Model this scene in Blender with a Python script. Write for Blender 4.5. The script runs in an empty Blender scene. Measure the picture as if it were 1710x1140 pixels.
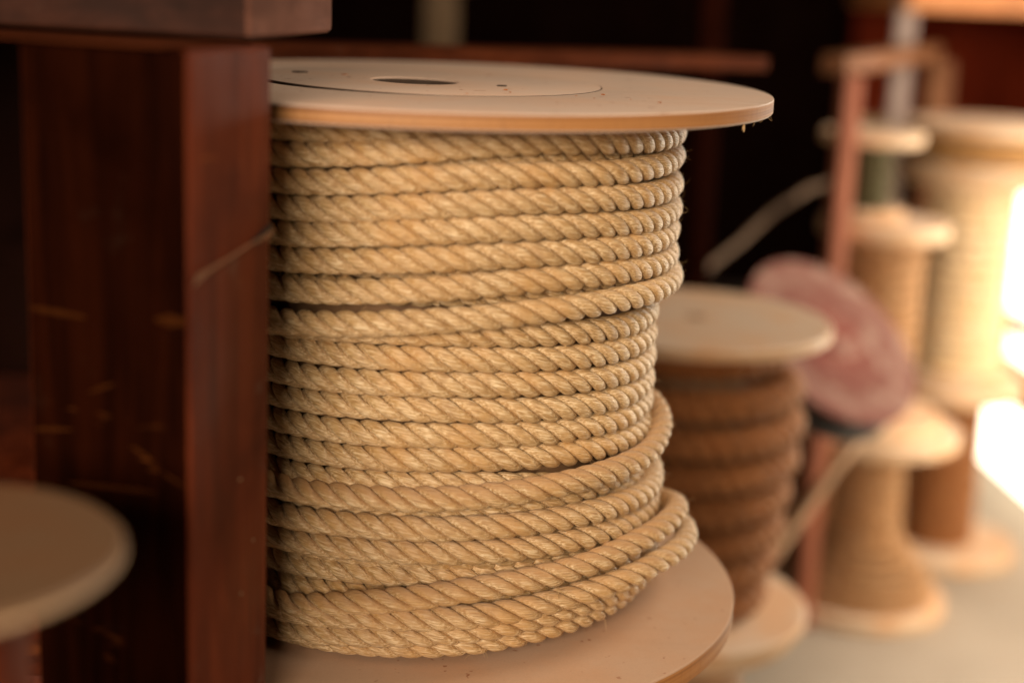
import bpy, bmesh, math, random
import numpy as np
from mathutils import Vector, Matrix, Quaternion
random.seed(7); RNG = np.random.default_rng(7)
S = bpy.context.scene
COL = S.collection

# ---------------------------------------------------------------- camera
W, H = 1710.0, 1140.0
D0, EYE, YAW, PIT, ROL, F = 0.90175, 0.06376, 0.053642, 0.245653, 0.03867, 2428.7
CAM = Vector((0, -D0, EYE))
FW = Vector((math.sin(YAW)*math.cos(PIT), math.cos(YAW)*math.cos(PIT), -math.sin(PIT)))
_rt = Vector((math.cos(YAW), -math.sin(YAW), 0)); _up = _rt.cross(FW)
RT = _rt*math.cos(ROL) + _up*math.sin(ROL)
UP = _up*math.cos(ROL) - _rt*math.sin(ROL)
cd = bpy.data.cameras.new('camera'); cam = bpy.data.objects.new('camera', cd); COL.objects.link(cam)
M = Matrix((RT, UP, -FW)).transposed().to_4x4(); M.translation = CAM
cam.matrix_world = M
cd.sensor_width = 36; cd.lens = F/W*36; cd.clip_start = 0.01; cd.clip_end = 60
cd.dof.use_dof = True; cd.dof.focus_distance = 0.83; cd.dof.aperture_fstop = 2.25
S.camera = cam

# ---------------------------------------------------------------- light
w = bpy.data.worlds.new('World'); S.world = w; w.use_nodes = True
bg = w.node_tree.nodes['Background']; bg.inputs['Color'].default_value = (1.0, 0.72, 0.5, 1); bg.inputs['Strength'].default_value = 0.012
def area(name, loc, target, sx, sy, energy, col):
    l = bpy.data.lights.new(name, 'AREA'); l.shape = 'RECTANGLE'; l.size = sx; l.size_y = sy
    l.energy = energy; l.color = col
    o = bpy.data.objects.new(name, l); COL.objects.link(o); o.location = loc
    o.rotation_euler = (Vector(target)-Vector(loc)).to_track_quat('-Z', 'Y').to_euler()
    return o
area('door_light', (-.62, -2.3, .50), (0.0, -.05, -0.16), 1.3, .6, 78, (1.0, 0.82, 0.63))
area('right_front_fill', (1.7, -1.1, 1.0), (0.02, 0, -0.12), .9, .9, 8, (1.0, 0.82, 0.64))  # unseen fill lamp added at the right front
area('right_window_light', (1.35, .42, 1.15), (0.02, 0, -0.1), .8, .8, 22, (1.0, 0.82, 0.62))
area('doorway_daylight', (1.05, 0.98, -0.27), (0.4, 1.06, -0.33), 0.75, 0.85, 15, (1.0, 0.88, 0.72))
S.view_settings.view_transform = 'Standard'; S.view_settings.look = 'None'
S.view_settings.exposure = 0.0; S.view_settings.gamma = 1.0
S.cycles.use_denoising = True
S.cycles.max_bounces = 6

# ---------------------------------------------------------------- helpers
FLOOR = -0.81
def ray(px, py): return FW + RT*((px-W/2)/F) - UP*((py-H/2)/F)
def at(px, py, depth): return CAM + ray(px, py)*depth
def on_z(px, py, z):
    d = ray(px, py); return CAM + d*((z-CAM.z)/d.z)
def proj(P):
    q = Vector(P)-CAM; zz = q.dot(FW); return (W/2+F*q.dot(RT)/zz, H/2-F*q.dot(UP)/zz, zz)
def z_at(x, y, py):
    a, b = -2.0, 2.0
    for _ in range(50):
        m = (a+b)/2
        if proj((x, y, m))[1] > py: a = m
        else: b = m
    return (a+b)/2

def link(name, me, mat=None, parent=None, smooth=True):
    if mat is not None:
        for m in (mat if isinstance(mat, (list, tuple)) else [mat]): me.materials.append(m)
    if smooth: me.polygons.foreach_set('use_smooth', [True]*len(me.polygons))
    o = bpy.data.objects.new(name, me); COL.objects.link(o)
    if parent is not None: o.parent = parent
    return o
def obj(name, bm, mat, parent=None, smooth=False):
    me = bpy.data.meshes.new(name); bm.normal_update(); bm.to_mesh(me); bm.free()
    return link(name, me, mat, parent, smooth)
def tag(o, label=None, cat=None, group=None, kind=None):
    if label: o['label'] = label
    if cat: o['category'] = cat
    if group: o['group'] = group
    if kind: o['kind'] = kind
    return o
def empty(name, loc, label, cat, group=None):
    o = bpy.data.objects.new(name, None); COL.objects.link(o); o.location = loc; o.empty_display_size = .05
    return tag(o, label, cat, group)
def smooth_angle(o, deg=40):
    me = o.data
    me.polygons.foreach_set('use_smooth', [True]*len(me.polygons))
    bm = bmesh.new(); bm.from_mesh(me)
    for e in bm.edges:
        if len(e.link_faces) == 2 and e.calc_face_angle(0) > math.radians(deg): e.smooth = False
    bm.to_mesh(me); bm.free()
    return o
def add_hex(bm, base4, top4):
    v = [bm.verts.new(p) for p in base4] + [bm.verts.new(p) for p in top4]
    fs = [bm.faces.new(q) for q in ((v[3],v[2],v[1],v[0]), (v[4],v[5],v[6],v[7]))]
    for i in range(4):
        j = (i+1) % 4; fs.append(bm.faces.new((v[i], v[j], v[4+j], v[4+i])))
    return fs
def hexa(name, base4, top4, mat, parent=None, bev=0.003, seg=2):
    bm = bmesh.new(); add_hex(bm, base4, top4)
    bmesh.ops.recalc_face_normals(bm, faces=bm.faces)
    if bev: bmesh.ops.bevel(bm, geom=list(bm.edges), offset=bev, segments=seg, profile=.6, affect='EDGES', clamp_overlap=True)
    return smooth_angle(obj(name, bm, mat, parent), 30)
def box(name, lo, hi, mat, parent=None, bev=0.003):
    x0, y0, z0 = lo; x1, y1, z1 = hi
    q = [(x0,y0),(x1,y0),(x1,y1),(x0,y1)]
    return hexa(name, [(a,b,z0) for a,b in q], [(a,b,z1) for a,b in q], mat, parent, bev)
def rings(name, prof, mat, parent=None, n=96, mats=None, close=True):
    """stack of circles: prof = [(cx, cy, z, r)], bridged in order; closed loop if close"""
    bm = bmesh.new(); R = []
    for cx, cy, z, r in prof:
        R.append([bm.verts.new((cx+r*math.cos(2*math.pi*i/n), cy+r*math.sin(2*math.pi*i/n), z)) for i in range(n)])
    m = len(R)
    for k in range(m if close else m-1):
        a, b = R[k], R[(k+1) % m]
        for i in range(n):
            j = (i+1) % n
            f = bm.faces.new((a[i], a[j], b[j], b[i]))
            if mats: f.material_index = mats[k]
    if not close:
        for r_, rev in ((R[0], True), (R[-1], False)):
            bm.faces.new(r_[::-1] if rev else r_)
    bmesh.ops.recalc_face_normals(bm, faces=bm.faces)
    return smooth_angle(obj(name, bm, mat, parent), 35)
def tube(bm, pts, rad, n=8):
    pts = [Vector(p) for p in pts]; R = []
    up = Vector((0, 0, 1))
    for i, p in enumerate(pts):
        t = (pts[min(i+1, len(pts)-1)]-pts[max(i-1, 0)]).normalized()
        a = t.cross(up)
        if a.length < .05: a = t.cross(Vector((1, 0, 0)))
        a.normalize(); b = a.cross(t)
        r = rad[i] if isinstance(rad, (list, tuple)) else rad
        R.append([bm.verts.new(p+(a*math.cos(2*math.pi*k/n)+b*math.sin(2*math.pi*k/n))*r) for k in range(n)])
    for A, B in zip(R, R[1:]):
        for i in range(n): bm.faces.new((A[i], A[(i+1) % n], B[(i+1) % n], B[i]))
    bm.faces.new(R[0][::-1]); bm.faces.new(R[-1])

# ---------------------------------------------------------------- materials
def mat(name):
    m = bpy.data.materials.new(name); m.use_nodes = True
    nt = m.node_tree; b = nt.nodes['Principled BSDF']
    return m, nt, b
def N(nt, t, **kw):
    n = nt.nodes.new(t)
    for k, v in kw.items():
        if k in n.inputs: n.inputs[k].default_value = v
        else: setattr(n, k, v)
    return n
def ramp(nt, fac, stops):
    r = nt.nodes.new('ShaderNodeValToRGB'); e = r.color_ramp.elements
    while len(e) < len(stops): e.new(.5)
    for q, (p, c) in zip(e, stops):
        q.position = p; q.color = c if len(c) == 4 else (*c, 1)
    nt.links.new(fac, r.inputs['Fac']); return r.outputs['Color']
def mix(nt, fac, a, b, mode='MIX'):
    m = nt.nodes.new('ShaderNodeMix'); m.data_type = 'RGBA'; m.blend_type = mode
    for sock, v in ((m.inputs['Factor'], fac), (m.inputs['A'], a), (m.inputs['B'], b)):
        if isinstance(v, bpy.types.NodeSocket): nt.links.new(v, sock)
        elif isinstance(v, (int, float)): sock.default_value = v
        else: sock.default_value = (*v, 1)
    return m.outputs['Result']
def mapping(nt, vec, scale):
    m = nt.nodes.new('ShaderNodeMapping'); m.inputs['Scale'].default_value = scale
    nt.links.new(vec, m.inputs['Vector']); return m.outputs['Vector']
def noise(nt, vec, scale, detail=4, rough=.55, dist=0):
    n = N(nt, 'ShaderNodeTexNoise', Scale=scale, Detail=detail, Roughness=rough, Distortion=dist)
    nt.links.new(vec, n.inputs['Vector']); return n.outputs['Fac']
def math_(nt, op, a, b=0.0, clamp=False):
    m = nt.nodes.new('ShaderNodeMath'); m.operation = op; m.use_clamp = clamp
    for s, v in ((m.inputs[0], a), (m.inputs[1], b)):
        if isinstance(v, bpy.types.NodeSocket): nt.links.new(v, s)
        else: s.default_value = v
    return m.outputs[0]
def maprange(nt, v, a, b, c=0., d=1.):
    m = nt.nodes.new('ShaderNodeMapRange'); m.interpolation_type = 'SMOOTHSTEP'
    for k, x in (('From Min', a), ('From Max', b), ('To Min', c), ('To Max', d)): m.inputs[k].default_value = x
    nt.links.new(v, m.inputs['Value']); return m.outputs['Result']
def bump(nt, h, strength, dist, prev=None):
    b = N(nt, 'ShaderNodeBump', Strength=strength, Distance=dist); nt.links.new(h, b.inputs['Height'])
    if prev: nt.links.new(prev, b.inputs['Normal'])
    return b.outputs['Normal']

def rope_material(name, base, pale, deep, dustc, rough=.42, spec=.5, aniso=0):
    m, nt, b = mat(name)
    at_ = N(nt, 'ShaderNodeAttribute', attribute_name='fibre').outputs['Vector']
    pos = N(nt, 'ShaderNodeNewGeometry').outputs['Position']
    fine = noise(nt, at_, 1.0, 3, .6)
    mid = noise(nt, mapping(nt, at_, (.35, .35, .4)), 1.0, 3, .6)
    big = noise(nt, pos, 38, 3, .6)
    stain = noise(nt, pos, 90, 2, .5)
    c = ramp(nt, fine, [(.34, deep), (.49, base), (.63, pale)])
    c = mix(nt, maprange(nt, mid, .4, .75, 0, .4), c, base)
    c = mix(nt, maprange(nt, big, .45, .7, 0, .6), c, (base[0]*.98, base[1]*.84, base[2]*.62))
    c = mix(nt, maprange(nt, stain, .58, .75, 0, .4), c, deep)
    tone = noise(nt, mapping(nt, at_, (.0, .0, .035)), 1.0, 2, .5)
    c = mix(nt, maprange(nt, tone, .42, .68, 0, .35), c, mix(nt, .5, c, deep))
    # brown dust that has settled on the upper side of the proud turns
    nz = N(nt, 'ShaderNodeSeparateXYZ'); nt.links.new(N(nt, 'ShaderNodeNewGeometry').outputs['Normal'], nz.inputs[0])
    du = N(nt, 'ShaderNodeAttribute', attribute_name='dust').outputs['Fac']
    dn = noise(nt, pos, 420, 4, .7)
    up = maprange(nt, math_(nt, 'ADD', nz.outputs['Z'], math_(nt, 'MULTIPLY', math_(nt, 'SUBTRACT', dn, .5), .9)), -.25, .75)
    df = math_(nt, 'MULTIPLY', up, du, True)
    c = mix(nt, math_(nt, 'MULTIPLY', df, .8), c, dustc)
    nt.links.new(c, b.inputs['Base Color'])
    ro = math_(nt, 'ADD', math_(nt, 'MULTIPLY', df, .35), rough)
    nt.links.new(math_(nt, 'ADD', ro, math_(nt, 'MULTIPLY', mid, .12)), b.inputs['Roughness'])
    b.inputs['Specular IOR Level'].default_value = spec
    b.inputs['Sheen Weight'].default_value = .08; b.inputs['Sheen Roughness'].default_value = .5
    b.inputs['Sheen Tint'].default_value = (1, .85, .6, 1)
    n1 = bump(nt, fine, 1.0, .0012); n2 = bump(nt, mid, .2, .0009, n1)
    nt.links.new(n2, b.inputs['Normal'])
    if aniso:
        tg = N(nt, 'ShaderNodeTangent'); tg.direction_type = 'UV_MAP'; tg.uv_map = 'along'
        nt.links.new(tg.outputs[0], b.inputs['Tangent']); b.inputs['Anisotropic'].default_value = aniso; b.inputs['Anisotropic Rotation'].default_value = .25
    return m
ROPE = rope_material('gold_rope', (.60, .385, .17), (.90, .71, .44), (.35, .185, .062), (.44, .235, .095), .31, .85, .8)
COIR = rope_material('brown_rope', (.25, .090, .024), (.35, .145, .046), (.085, .028, .008), (.2, .08, .03), .65, .25)
CREAM = rope_material('cream_rope', (.68, .51, .31), (.78, .63, .43), (.42, .26, .11), (.4, .25, .1), .6, .3)
GOLDB = rope_material('amber_rope', (.46, .24, .075), (.58, .36, .14), (.28, .12, .03), (.3, .15, .05), .6, .3)
TAN = rope_material('tan_rope', (.34, .175, .075), (.46, .28, .14), (.18, .08, .03), (.3, .15, .05), .65, .25)
OLIVE = rope_material('olive_rope', (.060, .050, .014), (.10, .085, .03), (.03, .024, .008), (.05, .04, .02), .6, .3)

def board_material(name, base, rough=.55, speck=True, tint=(1, .8, .62)):
    m, nt, b = mat(name)
    tc = N(nt, 'ShaderNodeTexCoord').outputs['Object']
    a = noise(nt, tc, 14, 5, .6); f = noise(nt, tc, 900, 3, .6)
    g = noise(nt, mapping(nt, tc, (6, 70, 6)), 1, 4, .6, .4)
    dark = tuple(base[i]*tint[i] for i in range(3))
    c = mix(nt, maprange(nt, a, .38, .68), base, dark)
    c = mix(nt, maprange(nt, g, .5, .8, 0, .25), c, tuple(x*.72 for x in dark))
    c = mix(nt, maprange(nt, f, .3, .75, 0, .22), c, tuple(x*.7 for x in base))
    if speck:
        s = noise(nt, tc, 150, 2, .5)
        s2 = noise(nt, tc, 23, 2, .5)
        k = math_(nt, 'MULTIPLY', maprange(nt, s, .67, .73), maprange(nt, s2, .42, .58))
        c = mix(nt, math_(nt, 'MULTIPLY', k, .75), c, (.22, .07, .025))
    nt.links.new(c, b.inputs['Base Color'])
    nt.links.new(maprange(nt, a, .3, .7, rough-.06, rough+.12), b.inputs['Roughness'])
    b.inputs['Specular IOR Level'].default_value = .35
    nt.links.new(bump(nt, f, .18, .0006, bump(nt, g, .12, .0006)), b.inputs['Normal'])
    return m
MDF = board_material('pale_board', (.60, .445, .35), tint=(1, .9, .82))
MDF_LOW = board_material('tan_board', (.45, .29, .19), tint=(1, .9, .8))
PEDGE = board_material('pale_board_edge', (.52, .36, .22), speck=False)
FGB = board_material('brown_board', (.15, .083, .042), speck=False)
PALE = board_material('pale_board_plain', (.56, .42, .31), speck=False)
def edge_material():
    m, nt, b = mat('plywood_edge')
    tc = N(nt, 'ShaderNodeTexCoord').outputs['Object']
    lay = noise(nt, mapping(nt, tc, (3, 3, 420)), 1, 3, .6)
    fib = noise(nt, mapping(nt, tc, (320, 320, 60)), 1, 4, .7)
    blot = noise(nt, mapping(nt, tc, (22, 22, 22)), 1, 3, .6)
    c = ramp(nt, lay, [(.32, (.18, .062, .014)), (.5, (.34, .14, .036)), (.68, (.43, .21, .07))])
    c = mix(nt, maprange(nt, fib, .5, .75, 0, .4), c, (.24, .10, .03))
    c = mix(nt, maprange(nt, blot, .6, .72, 0, .6), c, (.30, .12, .045))
    nt.links.new(c, b.inputs['Base Color']); b.inputs['Roughness'].default_value = .62
    nt.links.new(bump(nt, fib, .3, .0008), b.inputs['Normal'])
    return m
EDGE = edge_material()
def dark_wood(name, base, hi, rough=.38, axis='Z', scuff=True, spec=.5, grey=.35):
    m, nt, b = mat(name)
    tc = N(nt, 'ShaderNodeTexCoord').outputs['Object']
    sc = {'Z': (26, 26, 2.2), 'X': (2.2, 26, 26), 'Y': (26, 2.2, 26)}[axis]
    g = noise(nt, mapping(nt, tc, sc), 1.6, 6, .62, .8)
    big = noise(nt, tc, 9, 4, .6); f = noise(nt, tc, 260, 4, .6)
    c = mix(nt, maprange(nt, g, .3, .72), base, hi)
    c = mix(nt, maprange(nt, big, .5, .75, 0, .75), c, tuple(x*.45 for x in base))
    if scuff:
        s = noise(nt, mapping(nt, tc, (14, 14, 75)), 1.0, 3, .6)
        s2 = noise(nt, tc, 11, 2, .5)
        k = math_(nt, 'MULTIPLY', maprange(nt, s, .66, .74), maprange(nt, s2, .5, .6))
        c = mix(nt, math_(nt, 'MULTIPLY', k, .7), c, (.26, .075, .018))
        d = maprange(nt, noise(nt, tc, 38, 5, .7), .6, .72)
        c = mix(nt, math_(nt, 'MULTIPLY', d, grey), c, (.13, .085, .06))
    nt.links.new(c, b.inputs['Base Color'])
    nt.links.new(maprange(nt, big, .3, .7, rough-.05, rough+.2), b.inputs['Roughness'])
    b.inputs['Specular IOR Level'].default_value = spec
    nt.links.new(bump(nt, f, .12, .001, bump(nt, g, .25, .0015)), b.inputs['Normal'])
    return m
POSTD = dark_wood('shade_painted_timber', (.0045, .0009, .0003), (.0175, .0032, .0008), .8, spec=.01, grey=.03)  # darker copy of the post timber, shade put into the colour
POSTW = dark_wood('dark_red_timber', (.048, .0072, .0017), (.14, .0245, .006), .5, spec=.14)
BEAMW = dark_wood('beam_timber', (.020, .0055, .0022), (.045, .013, .006), .55, axis='X', spec=.2)
ENDG = dark_wood('end_grain_timber', (.13, .05, .03), (.20, .085, .055), .6, axis='Y', scuff=False, spec=.15)
RAILW = dark_wood('rail_timber', (.055, .0125, .004), (.10, .024, .0075), .75, axis='X', spec=.03)
WALLW = dark_wood('back_wall_timber', (.007, .002, .001), (.012, .0032, .0015), .8, scuff=False, spec=.04)
STUDW = dark_wood('stud_timber', (.085, .052, .026), (.12, .075, .04), .7, scuff=False, spec=.2)
LSTUD = dark_wood('pale_stud_timber', (.24, .165, .095), (.30, .215, .13), .7, scuff=False, spec=.2)
REDP = dark_wood('red_frame_timber', (.26, .075, .035), (.36, .12, .06), .55, scuff=False)
FLEG = dark_wood('brown_frame_timber', (.11, .04, .014), (.16, .062, .022), .6, scuff=False, spec=.2)
ORNG = dark_wood('orange_shelf_timber', (.42, .15, .04), (.55, .22, .07), .5, axis='X', scuff=False)
PANEL = dark_wood('dark_red_panel', (.012, .0022, .0008), (.02, .0036, .0012), .8, scuff=False, spec=.02)
PANELR = dark_wood('red_stained_panel', (.05, .006, .002), (.085, .011, .003), .8, scuff=False, spec=.02)
def plain(name, col, rough=.6, metal=0, spec=.4, var=.25, scale=30):
    m, nt, b = mat(name)
    tc = N(nt, 'ShaderNodeTexCoord').outputs['Object']
    n = noise(nt, tc, scale, 4, .6)
    nt.links.new(mix(nt, maprange(nt, n, .3, .7), tuple(c*(1-var) for c in col), tuple(min(1, c*(1+var*.5)) for c in col)), b.inputs['Base Color'])
    b.inputs['Roughness'].default_value = rough; b.inputs['Metallic'].default_value = metal
    b.inputs['Specular IOR Level'].default_value = spec
    return m
BLACK = plain('black_rim', (.02, .016, .013), .6)
WHITE = plain('greyed_white_paint', (.29, .21, .175), .6, var=.12)
STICK = plain('weathered_stick', (.30, .165, .08), .65, scale=50)
CORDM = plain('tan_cord', (.19, .12, .075), .75, scale=60)
NAIL = plain('old_nail', (.25, .14, .07), .5, .4)
SPLINT = plain('fresh_split_wood', (.26, .12, .06), .6)
HOLE = plain('inside_of_hole', (.05, .03, .018), .8)
CHIP = plain('wood_chip', (.42, .15, .05), .7)

# ---------------------------------------------------------------- setting
def floor_material():
    m, nt, b = mat('dusty_concrete')
    tc = N(nt, 'ShaderNodeTexCoord').outputs['Object']
    a = noise(nt, tc, 3.0, 6, .6); f = noise(nt, tc, 60, 5, .6)
    c = mix(nt, maprange(nt, a, .35, .65), (.30, .25, .20), (.235, .195, .155))
    c = mix(nt, maprange(nt, f, .4, .7, 0, .3), c, (.26, .2, .15))
    nt.links.new(c, b.inputs['Base Color']); b.inputs['Roughness'].default_value = .65
    nt.links.new(bump(nt, f, .2, .003), b.inputs['Normal'])
    return m
box('floor', (-4, -4, FLOOR-.05), (8, 8, FLOOR), floor_material(), None, 0)['kind'] = 'structure'
BACK_Y = 3.3
box('back_wall', (-4, BACK_Y, FLOOR), (8, BACK_Y+.1, 2.2), WALLW, None, 0)['kind'] = 'structure'
box('ceiling', (-4, -4, 2.2), (8, 8, 2.3), WALLW, None, 0)['kind'] = 'structure'
box('left_wall', (-2.2, -4, FLOOR), (-2.1, BACK_Y, 2.2), WALLW, None, 0)['kind'] = 'structure'

# ---------------------------------------------------------------- timber rack (post, cross beam, boards)
def flat(v, z): return Vector((v.x, v.y, z))
def timber_rack():
    c = at(315, 500, .63); r = at(451, 500, .702); l = at(42, 500, .660)
    q = l + (r - c)
    c, r, l, q = (flat(v, 0) for v in (c, r, l, q))
    root = empty('timber_rack', (c.x, c.y, FLOOR), 'dark red brown timber rack whose thick scuffed post stands left of the big rope spool', 'rack')
    O = Vector((c.x, c.y, FLOOR))
    ztop = z_at(c.x, c.y, 86)
    ang = math.radians(.7)
    tv = RT.copy(); tv.z = 0; tv.normalize()
    def lean(v, z): return v + tv*(math.tan(ang)*(z+.11)) + Vector((0, 0, z)) - O
    base = [lean(v, FLOOR) for v in (c, r, q, l)]; top = [lean(v, ztop) for v in (c, r, q, l)]
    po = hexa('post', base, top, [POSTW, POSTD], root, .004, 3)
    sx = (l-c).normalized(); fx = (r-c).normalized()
    for pl in po.data.polygons:   # the two faces across the rack have their shade painted in, the worn face looks onto the aisle
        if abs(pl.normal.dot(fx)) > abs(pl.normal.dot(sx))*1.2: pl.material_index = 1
    # split along the light face of the post, and a few nails and knots in it
    ax = (r-c); nrm = Vector((ax.y, -ax.x, 0)).normalized()
    if nrm.dot(CAM-c) < 0: nrm = -nrm
    def onface(u, py, off=.0):
        p = c + ax*u; z = z_at(p.x, p.y, py)
        return lean(flat(p, 0), z) + nrm*off
    bm = bmesh.new()
    path = [(.02, 470), (.2, 452), (.45, 430), (.7, 408), (.98, 388)]
    wd = [.0028, .0014, .0006, .0005, .0022]
    lo = [onface(u, y, .0006)+Vector((0, 0, -a)) for (u, y), a in zip(path, wd)]
    hi = [onface(u, y, .0026)+Vector((0, 0, a)) for (u, y), a in zip(path, wd)]
    inn = [onface(u, y, -.002) for (u, y) in path]
    A = [bm.verts.new(p) for p in lo]; B = [bm.verts.new(p) for p in hi]; Cc = [bm.verts.new(p) for p in inn]
    for i in range(4):
        bm.faces.new((A[i], A[i+1], B[i+1], B[i])); bm.faces.new((B[i], B[i+1], Cc[i+1], Cc[i]))
    bmesh.ops.recalc_face_normals(bm, faces=bm.faces)
    obj('split', bm, SPLINT, root)
    bm = bmesh.new()
    k = [onface(.72, 404, .0006), onface(.985, 372, .0006), onface(.985, 392, .0006), onface(.8, 408, .0006)]
    k2 = [p - nrm*.003 for p in k]
    add_hex(bm, k2, k); bmesh.ops.recalc_face_normals(bm, faces=bm.faces)
    obj('notch', bm, BLACK, root)
    for u, y in ((.60, 800), (.78, 901), (.62, 990)):
        bm = bmesh.new(); p = onface(u, y, 0)
        bmesh.ops.create_uvsphere(bm, u_segments=10, v_segments=6, radius=.0008, matrix=Matrix.Translation(p+nrm*.0004))
        obj('nail', bm, NAIL, root, True)
    # orange scrapes across the dark side of the post: shallow raised splinters
    ax2 = (l-c); n2 = Vector((ax2.y, -ax2.x, 0)).normalized()
    if n2.dot(CAM-c) < 0: n2 = -n2
    def onside(u, py, off):
        p = c + ax2*u; z = z_at(p.x, p.y, py); return lean(flat(p, 0), z) + n2*off
    scr, _nt, _b = mat('scraped_wood'); _b.inputs['Base Color'].default_value = (.034, .0095, .0024, 1); _b.inputs['Roughness'].default_value = .8; _b.inputs['Specular IOR Level'].default_value = 0
    for (u0, y0, u1, y1, hw) in ((.98, 513, .62, 530, 7), (.2, 533, .01, 538, 12), (.97, 716, .72, 717, 5), (.36, 745, .22, 770, 5), (.75, 805, .2, 822, 5), (.16, 790, .02, 815, 4), (.62, 655, .45, 640, 4)):
        bm = bmesh.new(); n = 9; T_, B_ = [], []
        for i in range(n):
            t = i/(n-1); u = u0+(u1-u0)*t; y = y0+(y1-y0)*t; h = hw*(.35+.65*math.sin(math.pi*t)**.6)*random.uniform(.6, 1.1)
            T_.append((onside(u, y-h, .0002), onside(u, y, .0009), onside(u, y+h, .0002)))
        V = [[bm.verts.new(p) for p in row] for row in T_]
        for i in range(n-1):
            for j in range(2): bm.faces.new((V[i][j], V[i+1][j], V[i+1][j+1], V[i][j+1]))
        bmesh.ops.recalc_face_normals(bm, faces=bm.faces)
        o_ = obj('scrape', bm, scr, root, True)
    # cross beam lying over the post, its end grain towards the aisle
    bc = at(416, 60, .665); br = at(556, 62, .775)
    zb = (bc.z+br.z)/2
    sd = (l-c).normalized()*1.1
    bq = [flat(bc, 0), flat(br, 0), flat(br, 0)+sd, flat(bc, 0)+sd]
    hexa('cross_beam', [v+Vector((0, 0, zb))-O for v in bq], [v+Vector((0, 0, zb+.11))-O for v in bq], [BEAMW, ENDG], root, .004, 3)
    bo = [o for o in root.children if o.name.startswith('cross_beam')][0]
    for pl in bo.data.polygons:
        if abs(pl.normal.dot(sd.normalized())) > .7: pl.material_index = 1
    # thin board packed between beam and post
    p0 = flat(c, 0) + (l-c)*.10 + nrm*0 - (r-c)*.06
    pq = [p0, p0+(r-c)*.9, p0+(r-c)*.9+sd, p0+sd]
    hexa('packing_board', [v+Vector((0, 0, ztop+.001))-O for v in pq], [v+Vector((0, 0, zb-.001))-O for v in pq], RAILW, root, .0015)
    # long rail running on behind the spool
    a0 = at(420, 72, 1.03); a1 = at(1285, 96, 1.45); dirr = flat(a1-a0, 0).normalized(); back = Vector((-dirr.y, dirr.x, 0))*.07
    t0 = .0135
    hexa('rail', [a0-Vector((0,0,t0))-O, a1-Vector((0,0,t0))-O, a1+back-Vector((0,0,t0))-O, a0+back-Vector((0,0,t0))-O],
         [a0-O, a1-O, a1+back-O, a0+back-O], RAILW, root, .002)
    # rear uprights and low shelf that carry the spool
    for px, d, m_, wpx, y0, nm in ((1165, 1.75, PANEL, 42, 420, 'rear_upright'), (735, 2.5, STUDW, 58, 60, 'rear_upright'),):
        p = at(px, y0, d); hwid = wpx/2/F*d
        xx, yy = p.x-O.x, p.y-O.y
        box(nm, (xx-hwid, yy, 0), (xx+hwid, yy+.05, 1.6), m_, root, .003)
    box('added_dark_board', (-1.6-O.x, .62-O.y, 0), (-.20-O.x, .65-O.y, 1.7), WALLW, root, .003)  # dark board added to hide the lit floor left of the post
    box('low_shelf', (-.75-O.x, -.13-O.y, -.372-FLOOR), (.05-O.x, .5-O.y, -.334-FLOOR), POSTW, root, .003)
    box('shelf_leg', (-.06-O.x, -.05-O.y, 0), (.02-O.x, .03-O.y, -.373-FLOOR), POSTW, root, .003)
    box('shelf_leg', (-.06-O.x, .38-O.y, 0), (.02-O.x, .46-O.y, -.373-FLOOR), POSTW, root, .003)
    return root
timber_rack()

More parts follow.
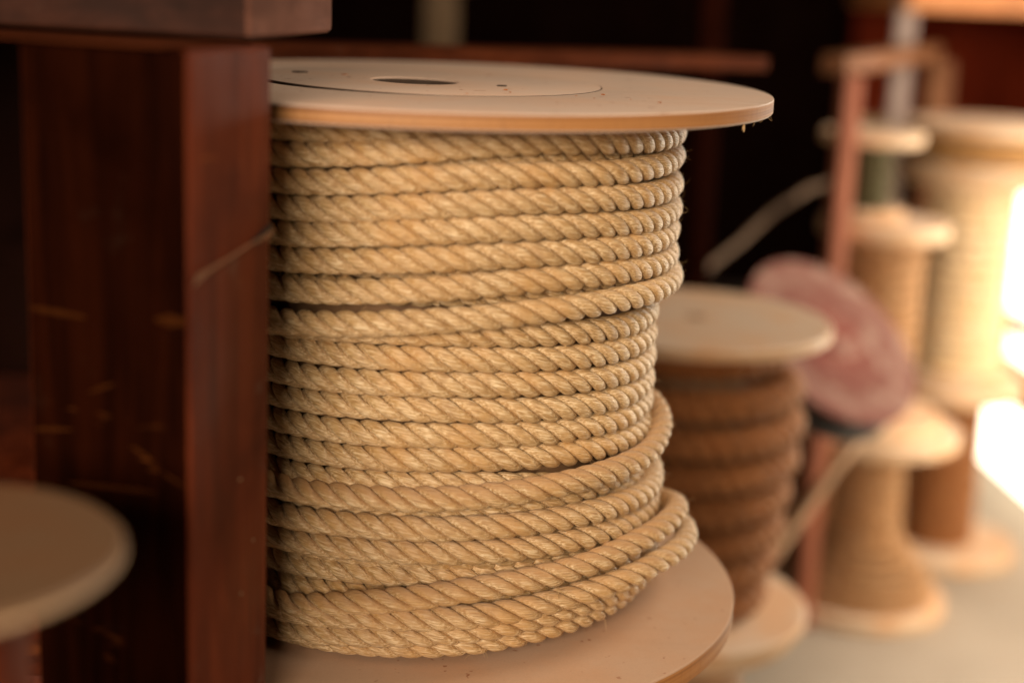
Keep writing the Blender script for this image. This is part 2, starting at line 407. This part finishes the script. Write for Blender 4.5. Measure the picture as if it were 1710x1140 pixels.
# ---------------------------------------------------------------- rope builder
LOBE_N = 14
_u = np.linspace(-1, 1, LOBE_N+1)[:-1] + 1.0/LOBE_N
PSI = (math.pi/3)*np.sin(math.pi/2*_u)
def rope_mesh(name, P, nrm, R0, lay, s0=0., ph0=0., step_dust=None, groove=.40, jitter=.015, closed=False):
    """three-strand laid rope swept along the polyline P; nrm = outward direction per point"""
    n = len(P)
    d = np.gradient(P, axis=0); t = d/np.linalg.norm(d, axis=1)[:, None]
    nn = nrm - t*(nrm*t).sum(1)[:, None]; nn /= np.linalg.norm(nn, axis=1)[:, None]
    b = np.cross(nn, t)
    seg = np.linalg.norm(np.diff(P, axis=0), axis=1); s = s0+np.concatenate([[0], np.cumsum(seg)])
    k = -2*math.pi/lay
    prof = groove + (1-groove)*np.sqrt(np.clip(1-np.abs(PSI/(math.pi/3))**2.6, 0, 1))
    th = np.concatenate([PSI + i*2*math.pi/3 for i in range(3)])
    rr = np.tile(prof, 3)*R0
    lob = np.repeat(np.arange(3), LOBE_N)
    m = len(th)
    swell = 1 + jitter*np.stack([np.sin(s*(61+9*i)+i*2.1+ph0)+.6*np.sin(s*(143+31*i)+i+ph0) for i in range(3)], 1)[:, lob]
    TH = th[None, :] + ph0 + (k*s)[:, None]
    RR = rr[None, :]*swell
    V = P[:, None, :] + RR[..., None]*(np.cos(TH)[..., None]*nn[:, None, :] + np.sin(TH)[..., None]*b[:, None, :])
    # straight-rope coordinates for the fibres (they run at a small angle to the axis)
    tf = TH + (s*math.tan(math.radians(13))/R0)[:, None]
    sc = R0/.0065
    fx = np.cos(tf)*RR/(.00068*sc) + lob[None, :]*7.3; fy = np.sin(tf)*RR/(.00068*sc) + lob[None, :]*3.1
    fz = np.repeat((s/(.0088*sc))[:, None], m, 1) + lob[None, :]*5.7
    fib = np.stack([fx, fy, fz], -1).reshape(-1, 3)
    idx = np.arange(n*m).reshape(n, m)
    a = idx[:-1]; bq = idx[1:]
    quads = np.stack([a, bq, np.roll(bq, -1, 1), np.roll(a, -1, 1)], -1).reshape(-1, 4)
    me = bpy.data.meshes.new(name)
    nv, nf = n*m, len(quads)
    caps = [] if closed else [idx[0][::-1], idx[-1]]
    loops = np.concatenate([quads.ravel()] + caps).astype(np.int32)
    starts = np.concatenate([np.arange(nf)*4, nf*4+np.arange(len(caps))*m]).astype(np.int32)
    me.vertices.add(nv); me.vertices.foreach_set('co', V.reshape(-1).astype(np.float32))
    me.loops.add(len(loops)); me.loops.foreach_set('vertex_index', loops)
    me.polygons.add(len(starts)); me.polygons.foreach_set('loop_start', starts)
    me.update(calc_edges=True)
    at_ = me.attributes.new('fibre', 'FLOAT_VECTOR', 'POINT'); at_.data.foreach_set('vector', fib.ravel().astype(np.float32))
    du = me.attributes.new('dust', 'FLOAT', 'POINT')
    dv = np.zeros(nv, np.float32) if step_dust is None else np.repeat(step_dust.astype(np.float32), m)
    du.data.foreach_set('value', dv)
    me.polygons.foreach_set('use_smooth', np.ones(len(starts), bool))
    uv = np.stack([np.repeat(s[:, None], m, 1)*20, tf*.2], -1).reshape(-1, 2)[loops]
    me.uv_layers.new(name='along').data.foreach_set('uv', uv.ravel().astype(np.float32))
    return me, s[-1]

# ---------------------------------------------------------------- the big spool
def flange_prof(R, z0, z1, ctr=(0, 0), ring=None, hole=None, bev=.0012):
    p = [(0, 0, z0, R-bev), (0, 0, z0+bev, R), (0, 0, z1-bev, R), (0, 0, z1-bev*.3, R-bev*.3), (0, 0, z1, R-bev)]
    m = [0, 1, 0, 0]
    if ring:
        cx, cy, r = ring
        p += [(cx, cy, z1, r), (cx, cy, z1-.0012, r-.0002), (cx, cy, z1-.0012, r-.0007), (cx, cy, z1+.0002, r-.0008), (cx, cy, z1+.0004, r-.0012)]
        m += [0, 2, 2, 2, 0]
    z1 += .0004 if ring else 0
    hx, hy, hr = hole
    p += [(hx, hy, z1, hr+.0008), (hx, hy, z1-.0008, hr), (hx, hy, z0, hr)]
    m += [0, 0, 2, 0]
    return p, m + [0]*(len(p)-len(m))
def big_spool():
    root = empty('rope_spool', (0, 0, -.334), 'large spool of thick golden three strand rope, in sharp focus beside the dark post', 'rope spool')
    dz = .334
    p, m = flange_prof(.2, -.0095, 0, ring=(-.008, -.004, .105), hole=(-.017, -.013, .026))
    p = [(a, b, z+dz, r) for a, b, z, r in p]
    fl = rings('flange', p, [MDF, EDGE, HOLE], root, 160, m); 
    for v in fl.data.vertices:
        if v.co.z > dz-.002 and math.hypot(v.co.x+.008, v.co.y+.004) < .1047: v.co.z += max(0, -v.co.x)*.013
    fl['label'] = 'pale upper flange with a scribed ring'
    for (x, y, r) in ((-.088, .012, .006), (.035, -.03, .0035)):
        bm = bmesh.new(); bmesh.ops.create_cone(bm, cap_ends=True, segments=20, radius1=r, radius2=r*.8, depth=.0016, matrix=Matrix.Translation((x, y, dz+.0002+max(0, -x)*.013)))
        obj('bolt_hole', bm, HOLE, fl, True)
    p, m = flange_prof(.2, -.334, -.3203, hole=(0, 0, .03))
    p = [(a, b, z+dz, r) for a, b, z, r in p]
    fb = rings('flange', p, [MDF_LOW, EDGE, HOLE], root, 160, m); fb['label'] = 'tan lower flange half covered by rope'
    rings('core', [(0, 0, dz-.3202, .119), (0, 0, dz-.0096, .119), (0, 0, dz-.0096, .03), (0, 0, dz-.3202, .03)], STICK, root, 64)
    # dust chips lying on the top flange
    for (px, py, s) in ((575, 125, .0045), (1007, 158, .003), (1102, 171, .0026), (845, 150, .003), (852, 154, .002), (962, 160, .0015), (992, 164, .0015), (780, 156, .0015), (1053, 166, .0012), (930, 172, .0014)):
        q = on_z(px, py, .0012); bm = bmesh.new()
        bmesh.ops.create_icosphere(bm, subdivisions=1, radius=s*.5, matrix=Matrix.Translation((q.x, q.y, q.z+dz)) @ Matrix.Diagonal((1, .7, .3, 1)))
        for v in bm.verts: v.co += Vector((random.uniform(-1, 1), random.uniform(-1, 1), 0))*s*.12
        obj('wood_chip', bm, CHIP, root)
    # ---- visible turns: (angle in degrees from the camera side, height in mm), axis radius
    A, B = .143, .133
    T = [
     (B+.003, [(-38,-313),(-30,-312.4),(-17,-310.2),(4,-308.1),(15,-307),(28,-305.5),(40,-305),(80,-307)]),
     (A+.001, [(-35,-309.7),(-28,-305.2),(-16,-300.8),(-2,-297.4),(14,-295),(26,-292.8),(33,-291.8),(44,-293),(54,-295),(82,-300)]),
     ([(-40,.146),(30,.147),(47,.155),(55,.158),(62,.162),(72,.166),(85,.167),(120,.160),(200,.147)], [(-34,-296.2),(-16,-289.8),(3,-287.7),(14,-286.2),(25,-284),(32,-281.9),(47,-279),(55,-276.8),(62,-276.5),(72,-278),(80,-280.5),(105,-291)]),
     ([(-40,.147),(20,.147),(50,.152),(57,.155),(65,.158),(71,.160),(82,.160),(100,.152),(200,.138)], [(-34,-292.1),(-27,-287.2),(-16,-280),(-2,-274.1),(3,-272),(13,-268.9),(25,-266.5),(31,-265.8),(42,-263.2),(50,-261.5),(57,-260),(65,-258.5),(71,-258),(80,-261),(100,-275),(130,-283)]),
     ([(-40,.132),(25,.132),(60,.140),(110,.142),(200,.133)], [(-39,-286.2),(-31,-284),(-18,-281.5),(3,-281),(40,-280),(60,-277),(82,-273)]),
     ([(-40,.133),(25,.133),(60,.138),(110,.140),(200,.135)], [(-39,-273),(-31,-270),(-18,-268.3),(3,-267.2),(15,-268),(40,-268),(60,-266),(82,-262)]),
     (A-.002, [(-36,-254.4),(-29,-252.2),(-17,-250.6),(3,-250.2),(14,-250.3),(26,-250.7),(44,-251.6),(55,-253.5),(76,-258),(84,-259)]),
     (A, [(-35,-238.7),(-28,-236.8),(-16,-235.1),(3,-234.8),(13,-234.6),(25,-235),(43,-236.8),(53,-238.5),(69,-242.5),(81,-244)]),
     ([(-40,.144),(60,.145),(85,.146),(130,.145),(200,.136)], [(-35,-222.4),(-28,-221.1),(-16,-219.3),(2,-216.6),(13,-215.4),(24,-213.6),(42,-212.7),(51,-213.2),(60,-214.2),(72,-213),(84,-208),(110,-205)]),
     (B, [(-39,-216.8),(-31,-215.8),(-18,-213.9),(3,-212.5),(14,-213),(27,-217),(45,-222),(60,-224),(84,-222)]),
     (B, [(-31,-200.4),(-18,-199),(3,-197.6),(13,-198),(26,-199.7),(46,-202.4),(58,-204),(76,-207),(84,-208)]),
     (B, [(-31,-186.2),(-18,-184.7),(3,-183.2),(13,-183.9),(26,-185.5),(46,-188.2),(58,-190),(76,-193),(84,-193.5)]),
     (B, [(-31,-171.8),(-18,-170.1),(3,-169),(13,-169.9),(26,-171.5),(46,-174),(57,-175.3),(73,-178),(84,-179)]),
     (B, [(-31,-157.1),(-18,-155.6),(3,-154.6),(13,-155.3),(26,-157.1),(45,-160),(57,-161.2),(71,-163.5),(84,-164.5)]),
     (B, [(-31,-141.9),(-18,-140.6),(2,-139.7),(13,-140.5),(26,-142.4),(45,-145.6),(56,-146.6),(69,-148),(84,-150)]),
     (B, [(-39,-131.3),(-18,-126.6),(2,-125.6),(13,-126.4),(25,-127.3),(44,-130.3),(55,-132),(77,-135.5),(84,-136)]),
     (A+.003, [(-34,-124.7),(-16,-120.1),(2,-115.7),(11,-113.8),(22,-111.6),(38,-110.2),(46,-110.1),(56,-110.6),(68,-111.4),(81,-111.5)]),
     (A, [(-35,-106.7),(-17,-102.4),(2,-98.1),(11,-96.4),(22,-95),(39,-95),(47,-95.8),(58,-97),(73,-98.6),(81,-97.8)]),
     (A, [(-35,-91),(-17,-86.4),(2,-82.2),(11,-80.7),(22,-80),(38,-80.8),(46,-81.6),(57,-82.4),(71,-83.6),(81,-83.6)]),
     (A, [(-35,-76.5),(-17,-71.8),(1,-68.1),(11,-66.6),(22,-66.1),(38,-67),(46,-67.9),(56,-68.8),(69,-69.8),(81,-69.6)]),
     (A, [(-35,-62),(-17,-57.8),(1,-54.1),(11,-52.6),(22,-52),(37,-53),(45,-53.6),(55,-54.2),(67,-54.8),(81,-54.8)]),
     (A, [(-35,-48.1),(-17,-43.5),(1,-39.2),(11,-37.5),(21,-37.5),(37,-38.5),(45,-38.9),(55,-38.9),(66,-38.7),(80,-38.6)]),
     (A, [(-37,-34),(-17,-29.3),(1,-24),(10,-21.6),(21,-20),(36,-20.5),(54,-22.4),(75,-24.2),(82,-24.5)]),
     ([(-40,.143),(-20,.142),(0,.137),(20,.132),(200,.131)], [(-37,-19),(-17,-16.6),(0,-16.4),(80,-16.4),(150,-16.4)]),
    ]
    dust = [.35, .5, .75, 1.0, .1, .15, .6, .6, 1.0, .1, .05, .05, .05, .05, .05, .1, .15, .1, .1, .1, .15, .2, .3, .3]
    ang, zz, rr, dd = [], [], [], []
    for i, (rad, pts) in enumerate(T):
        for a, z in pts:
            ang.append(a+360*i); zz.append(z/1000)
        if isinstance(rad, (int, float)): rad = [(-38, rad), (95, rad)]
        for a, r in rad: rr.append((a+360*i, r))
        dd += [(-40+360*i, dust[i]), (120+360*i, dust[i])]
    R0 = .0074
    step = .0014/.14
    a0, a1 = math.radians(-60), math.radians(360*(len(T)-1)+178)
    ph = np.arange(a0, a1, step); deg = np.degrees(ph)
    def interp(xs, ys):
        v = np.interp(deg, xs, ys); k = np.exp(-.5*(np.arange(-30, 31)*np.degrees(step)/5.0)**2); k /= k.sum()
        return np.convolve(np.pad(v, 30, 'edge'), k, 'valid')
    Z = interp(ang, zz); R = interp([x[0] for x in rr], [x[1] for x in rr]); DU = interp([x[0] for x in dd], [x[1] for x in dd])
    # slight unevenness of hand-wound rope
    R = R + .0005*np.sin(ph*1.9+.4)*np.sin(ph*.61) ; Z = Z + .0004*np.sin(ph*2.7)
    Z = np.clip(Z, -.3203+R0*.97, -.0095-R0*.97)
    P = np.stack([R*np.sin(ph), -R*np.cos(ph), Z+dz], 1); Nn = np.stack([np.sin(ph), -np.cos(ph), 0*ph], 1)
    s = 0.; ph0 = 0.; start = 0
    cuts = [np.searchsorted(deg, 180+360*i) for i in range(len(T))]
    lays = .0374
    for i, c in enumerate(cuts):
        e = min(c+1, len(ph))
        me, s = rope_mesh('rope_turn', P[start:e], Nn[start:e], R0, lays, s, .3, DU[start:e])
        o = link('rope_turn', me, ROPE, root)
        start = e-1
    # buried turns that show through the gaps
    def ring_turn(z, r, ph0):
        q = np.arange(0, 2*math.pi+step, step)
        Pq = np.stack([r*np.sin(q), -r*np.cos(q), np.full_like(q, z+dz)+.002*np.sin(q)], 1)
        me, _ = rope_mesh('rope_turn', Pq, np.stack([np.sin(q), -np.cos(q), 0*q], 1), R0, lays, 0, ph0, None)
        link('rope_turn', me, ROPE, root)
    for k in range(6): ring_turn(-.0305-.0147*k, .1318, k*1.3)
    for z in (-.2285, -.2430, -.2580, -.2955): ring_turn(z, .1312, z*40)
    # loose fibres
    def fibre(name, pts, rad):
        bm = bmesh.new(); tube(bm, [Vector(p)+Vector((0, 0, dz)) for p in pts], rad, 6); return obj(name, bm, ROPE_FUZZ, root, True)
    def tuft(base, dirs, nf, L, spread, rad):
        bm = bmesh.new()
        for i in range(nf):
            p = Vector(base); d = (Vector(dirs)+Vector((random.uniform(-1,1), random.uniform(-1,1), random.uniform(-1,1)))*spread).normalized()
            pts = [p.copy()+Vector((0,0,dz))]; l = L*random.uniform(.4, 1)
            for k in range(6):
                d = (d+Vector((random.uniform(-1,1), random.uniform(-1,1), random.uniform(-1,1)))*.38).normalized(); p = p+d*l/6; pts.append(p+Vector((0,0,dz)))
            tube(bm, pts, [rad*(1-.1*k) for k in range(7)], 5)
        return obj('loose_fibre', bm, ROPE_FUZZ, root, True)
    e = Vector((.2*math.sin(math.radians(63)), -.2*math.cos(math.radians(63)), -.0096))
    e = on_z(1237, 207, -.0095); e = Vector((e.x, e.y, 0)).normalized()*.1985; e.z = -.0096
    tuft(e, (0, 0, -1), 5, .0055, .3, .00035)
    for k in range(5):
        a = math.radians(60+k*5); tuft((.199*math.sin(a), -.199*math.cos(a), -.0096), (0, 0, -1), 1, .004, .8, .00012)
    a = math.radians(28); tuft((.1535*math.sin(a), -.1535*math.cos(a), -.2725), (.5, -.5, -.7), 6, .010, .35, .00022)
    a = math.radians(48); tuft((.158*math.sin(a), -.158*math.cos(a), -.272), (.5, -.5, -.9), 3, .006, .4, .00018)
    a = math.radians(1); tuft((0.001, -.152, -.280), (.2, -.6, -.5), 3, .006, .6, .00016)
    a = math.radians(31); tuft((.139*math.sin(a), -.139*math.cos(a), -.134), (.3, -.4, -.9), 3, .004, .3, .00018)
    # fine fuzz all over the visible side
    bm = bmesh.new(); vis = np.where(((deg+60) % 360) < 150)[0]
    for i in RNG.choice(vis, 1600):
        a = RNG.uniform(-1.3, 1.3); n_ = Vector(Nn[i]); up = Vector((0, 0, 1))
        o_ = n_*math.cos(a)+up*math.sin(a); p = Vector(P[i])+o_*R0*.9
        tg = Vector((math.cos(ph[i]), math.sin(ph[i]), 0)); d = (o_*random.uniform(.25, .8)+tg*random.uniform(-1, 1)+up*random.uniform(-.4, .4)).normalized()
        l = random.uniform(.002, .0075); q1 = p+d*l*.5; q2 = q1+(d+Vector((random.uniform(-1,1), random.uniform(-1,1), random.uniform(-1,1)))*.5).normalized()*l*.5
        tube(bm, [p, q1, q2], [.00009, .00007, .00004], 3)
    fz = obj('fuzz', bm, ROPE_FUZZ, root); fz['kind'] = 'stuff'
    return root
ROPE_FUZZ = plain('fuzz_fibre', (.55, .35, .16), .6)
big_spool()

# ---------------------------------------------------------------- the other spools
def spool(loc, zs, Rb, Rt, th, label, rope, D, radius, fl_mat=PALE, group=None, core_r=None, coreM=STICK, lay=2.7, n=48, groove=.53, edge=None, name='rope_spool'):
    """zs = (bottom, top) heights; radius(t) = winding radius (outside) for t from bottom 0 to top 1"""
    z0, z1 = zs
    edge = edge or PEDGE
    root = empty(name, (loc[0], loc[1], z0), label, 'rope spool', group)
    hgt = z1-z0
    for R, za in ((Rt, hgt-th), (Rb, 0)):
        p = [(0,0,za,R-.002), (0,0,za+.002,R), (0,0,za+th-.002,R), (0,0,za+th,R-.002), (0,0,za+th,.012), (0,0,za,.012)]
        rings('flange', p, [fl_mat, edge], root, 72, [0, 1, 0, 0, 0, 0])
    cr = core_r or max(.015, min(radius(t/10) for t in range(11))-D*1.1)
    rings('core', [(0,0,th,cr), (0,0,hgt-th,cr)], coreM, root, 40, close=False)
    if D:
        nt_ = max(1, int((hgt-2*th)/(D*.98))); pitch = (hgt-2*th)/nt_
        cache = {}
        for i in range(nt_):
            r = round(radius((i+.5)/nt_)-D/2, 3)
            if r not in cache:
                st = min(D, .02)*.16/r; q = np.arange(0, 2*math.pi+st, st)
                lay_ = 2*math.pi*r/max(1, round(2*math.pi*r/(lay*D)))
                Pq = np.stack([r*np.sin(q), -r*np.cos(q), 0*q+.0012*np.sin(q+i)], 1)
                cache[r], _ = rope_mesh('rope_turn', Pq, np.stack([np.sin(q), -np.cos(q), 0*q], 1), D/2*(1.04 if groove < .6 else .98), lay_, 0, i*.9, None, groove)
                cache[r].materials.append(rope)
            o = bpy.data.objects.new('rope_turn', cache[r]); COL.objects.link(o); o.parent = root
            o.location = (0, 0, th+pitch*(i+.5)); o.rotation_euler = (0, 0, i*.7)
    return root
def lerp(tab):
    xs = [a for a, b in tab]; ys = [b for a, b in tab]
    return lambda t: float(np.interp(t, xs, ys))

# brown coir spool right behind the big one
c2 = at(1158, 528, 1.45); zt = c2.z
zb2 = z_at(c2.x, c2.y, 1012)
spool((c2.x, c2.y), (zb2, zt), .137, .137, .012, 'medium spool of dark brown rope with pale flange, just right of the big spool', COIR, .034,
      lerp([(0, .092), (.12, .100), (.3, .108), (.5, .114), (.66, .121), (.8, .118), (.9, .098), (1, .092)]), group=None, lay=1.45, groove=.64)
# what it stands on: another low spool
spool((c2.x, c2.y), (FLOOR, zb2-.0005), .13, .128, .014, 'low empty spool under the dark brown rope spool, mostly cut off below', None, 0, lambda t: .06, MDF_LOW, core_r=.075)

# blurred empty spool in the left foreground
c1 = at(-128, 915, .50)
s1 = spool((c1.x, c1.y), (FLOOR, c1.z), .066, .0675, .006, 'blurred empty brown spool in the left foreground, cut by the picture edge', None, 0, lambda t: .04, FGB, core_r=.034, coreM=POSTW)

# tower of spools behind the red frame
TB = on_z(1442, 985, FLOOR+.015)
tx, ty = TB.x, TB.y
px2m = proj((tx, ty, FLOOR))[2]/F
zA = z_at(tx, ty, 706); zB = z_at(tx, ty, 368); zC = z_at(tx, ty, 220)
spool((tx-.009, ty), (FLOOR, zA), 138*px2m, 134*px2m, .020, 'spool of beige cord flaring out over its base, lowest behind the red frame', TAN, .014,
      lerp([(0, 124*px2m), (.12, 112*px2m), (.22, 90*px2m), (.34, 67*px2m), (.45, 58*px2m), (1, 54*px2m)]))
spool((tx-.024, ty), (zA+.0005, zB), 118*px2m, 100*px2m, .02, 'spool of tan brown rope, middle one of the stack behind the red frame', TAN, .019, lerp([(0, 70*px2m), (1, 68*px2m)]))
sC = spool((tx-.052, ty), (zB+.0005, zC), 60*px2m, 78*px2m, .016, 'small spool of dark olive cord, on top of the stack behind the red frame', OLIVE, .010, lerp([(0, .030), (1, .030)]))
# bright stack by the door
DB = on_z(1562, 897, FLOOR+.015); dx, dy = DB.x, DB.y
pd = proj((dx, dy, FLOOR))[2]/F
zD1 = z_at(dx, dy, 632); zD2 = z_at(dx, dy, 285); zD3 = z_at(dx, dy, 205)
spool((dx, dy), (FLOOR, zD1), 125*pd, 112*pd, .018, 'spool of dark brown cord on floor, lowest of the sunlit stack by the doorway', COIR, .013, lerp([(0, 58*pd), (1, 54*pd)]))
spool((dx, dy), (zD1+.0005, zD2), 95*pd, 112*pd, .018, 'sunlit spool of cream rope in front of the bright doorway', CREAM, .021, lerp([(0, 72*pd), (1, 70*pd)]))
spool((dx+.02, dy+.01), (zD2+.0005, zD3), 140*pd, 132*pd, .016, 'short wide spool of golden rope on top of the sunlit stack', GOLDB, .014, lerp([(0, 128*pd), (1, 128*pd)]))

# pink painted reel leaning between them
def pink_reel():
    ctr = at(1392, 566, 1.78); depth = 1.78
    R = 168/F*depth
    v = (CAM-ctr).normalized()
    side = (RT*.72 + UP*.70).normalized(); side = (side - v*side.dot(v)).normalized()
    nrm = v*math.cos(math.radians(55)) + side*math.sin(math.radians(55))
    root = empty('reel', ctr, 'dusty pink painted reel leaning against the red post behind the brown spool', 'reel')
    root.rotation_mode = 'QUATERNION'; root.rotation_quaternion = nrm.to_track_quat('Z', 'Y')
    m, nt, b = mat('dusty_pink_paint')
    tc = N(nt, 'ShaderNodeTexCoord').outputs['Object']
    ln = N(nt, 'ShaderNodeVectorMath', operation='LENGTH'); nt.links.new(tc, ln.inputs[0])
    d = math_(nt, 'DIVIDE', ln.outputs['Value'], R)
    c = ramp(nt, d, [(.0, (.175, .062, .048)), (.3, (.18, .057, .043)), (.42, (.13, .036, .028)), (.5, (.175, .07, .054)), (.6, (.13, .041, .032)), (.76, (.20, .105, .082)), (.88, (.175, .078, .062)), (1, (.15, .053, .042))])
    sp = noise(nt, tc, 24, 4, .65)
    c = mix(nt, maprange(nt, sp, .5, .62, 0, .75), c, (.28, .185, .145))
    sp2 = noise(nt, tc, 17, 3, .6)
    c = mix(nt, maprange(nt, sp2, .6, .72, 0, .6), c, (.16, .07, .055))
    nt.links.new(c, b.inputs['Base Color']); b.inputs['Roughness'].default_value = .75; b.inputs['Specular IOR Level'].default_value = .08
    def fl(z0, z1, R, mts, nm, lab=None):
        p = [(0,0,z0,R-.001),(0,0,z0+.001,R),(0,0,z1-.001,R),(0,0,z1,R-.001),(0,0,z1,.012),(0,0,z0,.012)]
        o = rings(nm, p, mts, root, 72, [0, 1, 0, 0, 0, 0])
        if lab: o['label'] = lab
    fl(-.006, 0, R, [m, m], 'flange', 'pink flange facing the camera')
    fl(-.045, -.038, R*.98, [BLACK, BLACK], 'flange', 'black rear flange')
    rings('core', [(0,0,-.038,R*.85), (0,0,-.006,R*.85)], BLACK, root, 48, close=False)
    rings('hub', [(0,0,0,.024), (0,0,.004,.022)], m, root, 32, close=False)
    return root
pink_reel()

# red frame standing in front of the stack
def red_frame():
    b0 = on_z(1337, 1040, FLOOR)
    x, y = b0.x, b0.y
    root = empty('display_frame', (x, y, FLOOR), 'reddish brown timber frame around the stack of spools, pale strap above it', 'frame')
    wpx = proj((x, y, FLOOR))[2]/F
    zt = z_at(x, y, 128)
    h = zt-FLOOR; hw = 13*wpx
    box('post', (-hw, -.02, 0), (hw, .02, h), REDP, root, .003)
    d = (on_z(1500, 830, FLOOR)-b0); d.z = 0; L = d.length; d.normalize()
    a = Vector((-hw*.6, 0, 0)); nb = Vector((-d.y, d.x, 0))*.035
    z0, z1 = h+.0005, h+.026
    hexa('top_bar', [a+Vector((0,0,z0)), a+d*L+Vector((0,0,z0)), a+d*L+nb+Vector((0,0,z0)), a+nb+Vector((0,0,z0))],
         [a+Vector((0,0,z1)), a+d*L+Vector((0,0,z1)), a+d*L+nb+Vector((0,0,z1)), a+nb+Vector((0,0,z1))], FLEG, root, .003)
    e = a+d*(L-.03)
    box('post', (e.x-.012, e.y-.002, 0), (e.x+.03, e.y+.035, h), FLEG, root, .003)
    return root
red_frame()

# hanging pale strap above the frame
p0 = at(1500, -60, 2.42); p1 = at(1481, 352, 2.42)
bm = bmesh.new(); hw = 16/F*2.42
add_hex(bm, [(p1.x-hw, p1.y-.008, p1.z), (p1.x+hw, p1.y-.008, p1.z), (p1.x+hw, p1.y+.008, p1.z), (p1.x-hw, p1.y+.008, p1.z)],
        [(p1.x-hw, p1.y-.008, p1.z+1.4), (p1.x+hw, p1.y-.008, p1.z+1.4), (p1.x+hw, p1.y+.008, p1.z+1.4), (p1.x-hw, p1.y+.008, p1.z+1.4)])
bmesh.ops.recalc_face_normals(bm, faces=bm.faces)
bmesh.ops.bevel(bm, geom=list(bm.edges), offset=.003, segments=2, affect='EDGES')
tag(obj('strap', bm, WHITE), 'pale pinkish grey upright strap passing down behind the red frame', 'strap')

# cord and stick
bm = bmesh.new()
tube(bm, [at(1396, 300, 2.0), at(1350, 316, 1.98), at(1290, 354, 1.95), at(1235, 405, 1.92), at(1190, 440, 1.9), at(1150, 485, 1.88), at(1120, 560, 1.88)], .0045, 10)
tag(obj('cord', bm, CORDM, None, True), 'slack tan cord running from the red post down behind the brown spool', 'cord')
bm = bmesh.new()
tube(bm, [at(1462, 695, 1.85), at(1400, 775, 1.82), at(1345, 850, 1.79), at(1300, 915, 1.76), at(1270, 960, 1.74)], .0075, 10)
tag(obj('stick', bm, STICK, None, True), 'round wooden stick leaning below the pink reel', 'stick')

# shelf up on the right with dark panel under it
def shelf():
    a = at(1515, 18, 2.3); z = a.z
    root = empty('wall_shelf', (a.x, a.y, z), 'orange brown shelf board at the top right corner with a dark red panel below', 'shelf')
    box('board', (0, 0, 0), (1.4, .35, .04), ORNG, root, .004)
    box('panel', (.02, .36, -.20), (1.4, .39, -.001), PANELR, root, .003)
    e = at(1692, 190, 2.72) - a
    box('bracket', (e.x, e.y, -.6), (e.x+.035, e.y+.03, -.06), FLEG, root, .003)
    return root
shelf()
pb = at(1418, 195, 2.75)
tag(box('wall_panel', (pb.x, pb.y, FLOOR), (pb.x+.07, pb.y+.02, pb.z+.085), LSTUD), 'dim olive brown board standing behind the red frame', 'board')

# bright doorway at the right
def doorway():
    P1 = on_z(1745, 862, FLOOR); P2 = on_z(1612, 742, FLOOR)
    d = (P2-P1).normalized(); P1 = P1 - d*.9; P2 = P2 + d*.02
    root = empty('doorway', (P1.x, P1.y, FLOOR), 'open doorway glowing white with daylight at the right edge behind the spools', 'doorway')
    v = P2-P1; n_ = Vector((v.y, -v.x, 0)).normalized()
    if n_.dot(CAM-P1) < 0: n_ = -n_
    hgt = z_at(on_z(1690, 800, FLOOR).x, on_z(1690, 800, FLOOR).y, 312)-FLOOR
    m, nt, b = mat('daylight_outside')
    b.inputs['Base Color'].default_value = (0, 0, 0, 1)
    b.inputs['Emission Color'].default_value = (1, .86, .62, 1); b.inputs['Emission Strength'].default_value = 5.0
    a0 = Vector((0, 0, .002)); 
    hexa('daylight', [a0, v+a0, v-n_*.01+a0, -n_*.01+a0], [a0+Vector((0,0,hgt)), v+Vector((0,0,hgt)), v-n_*.01+Vector((0,0,hgt)), -n_*.01+Vector((0,0,hgt))], m, root, 0)
    vn = v.normalized()
    qa = on_z(1690, 800, FLOOR); u0 = (qa-P1).dot(vn); zr = [z_at(qa.x, qa.y, y)-FLOOR for y in (600, 548, 526)]
    def bar(nm, ua, ub, z0, z1, th):
        q = [vn*ua+n_*.002, vn*ub+n_*.002, vn*ub+n_*th, vn*ua+n_*th]
        hexa(nm, [p+Vector((0,0,z0)) for p in q], [p+Vector((0,0,z1)) for p in q], ORNG, root, .003)
    bar('door_rail', 0, v.length, zr[1], zr[2], .035)
    bar('door_rail', 0, v.length, zr[0]-.07, zr[0], .035)
    for px in (1640, 1708):
        ua = (on_z(px-18, 775, FLOOR)-P1).dot(vn); bar('door_stile', ua-.04, ua, zr[0]+.001, zr[1]-.001, .03)
    for s in (0, 1):
        q = v*s; e = v.normalized()*(.06 if s else -.06)
        hexa('jamb', [q, q+e, q+e+n_*.04, q+n_*.04], [Vector(p)+Vector((0,0,hgt)) for p in (q, q+e, q+e+n_*.04, q+n_*.04)], ORNG, root, .003)
    hexa('lintel', [Vector(p)+Vector((0,0,hgt+.001)) for p in (-v.normalized()*.06, v*1.0+v.normalized()*.06, v*1.0+v.normalized()*.06+n_*.04, -v.normalized()*.06+n_*.04)],
         [Vector(p)+Vector((0,0,hgt+.08)) for p in (-v.normalized()*.06, v*1.0+v.normalized()*.06, v*1.0+v.normalized()*.06+n_*.04, -v.normalized()*.06+n_*.04)], ORNG, root, .003)
    return root
doorway()

# another brown spool half hidden in the gap behind the brown one
h0 = on_z(1338, 925, FLOOR+.015); ph_ = proj((h0.x, h0.y, FLOOR))[2]/F
spool((h0.x, h0.y), (FLOOR, z_at(h0.x, h0.y, 690)), 62*ph_, 60*ph_, .014, 'shadowed brown rope spool in the gap between the brown spool and the red post', COIR, .016, lerp([(0, 52*ph_), (1, 50*ph_)]), fl_mat=MDF_LOW)
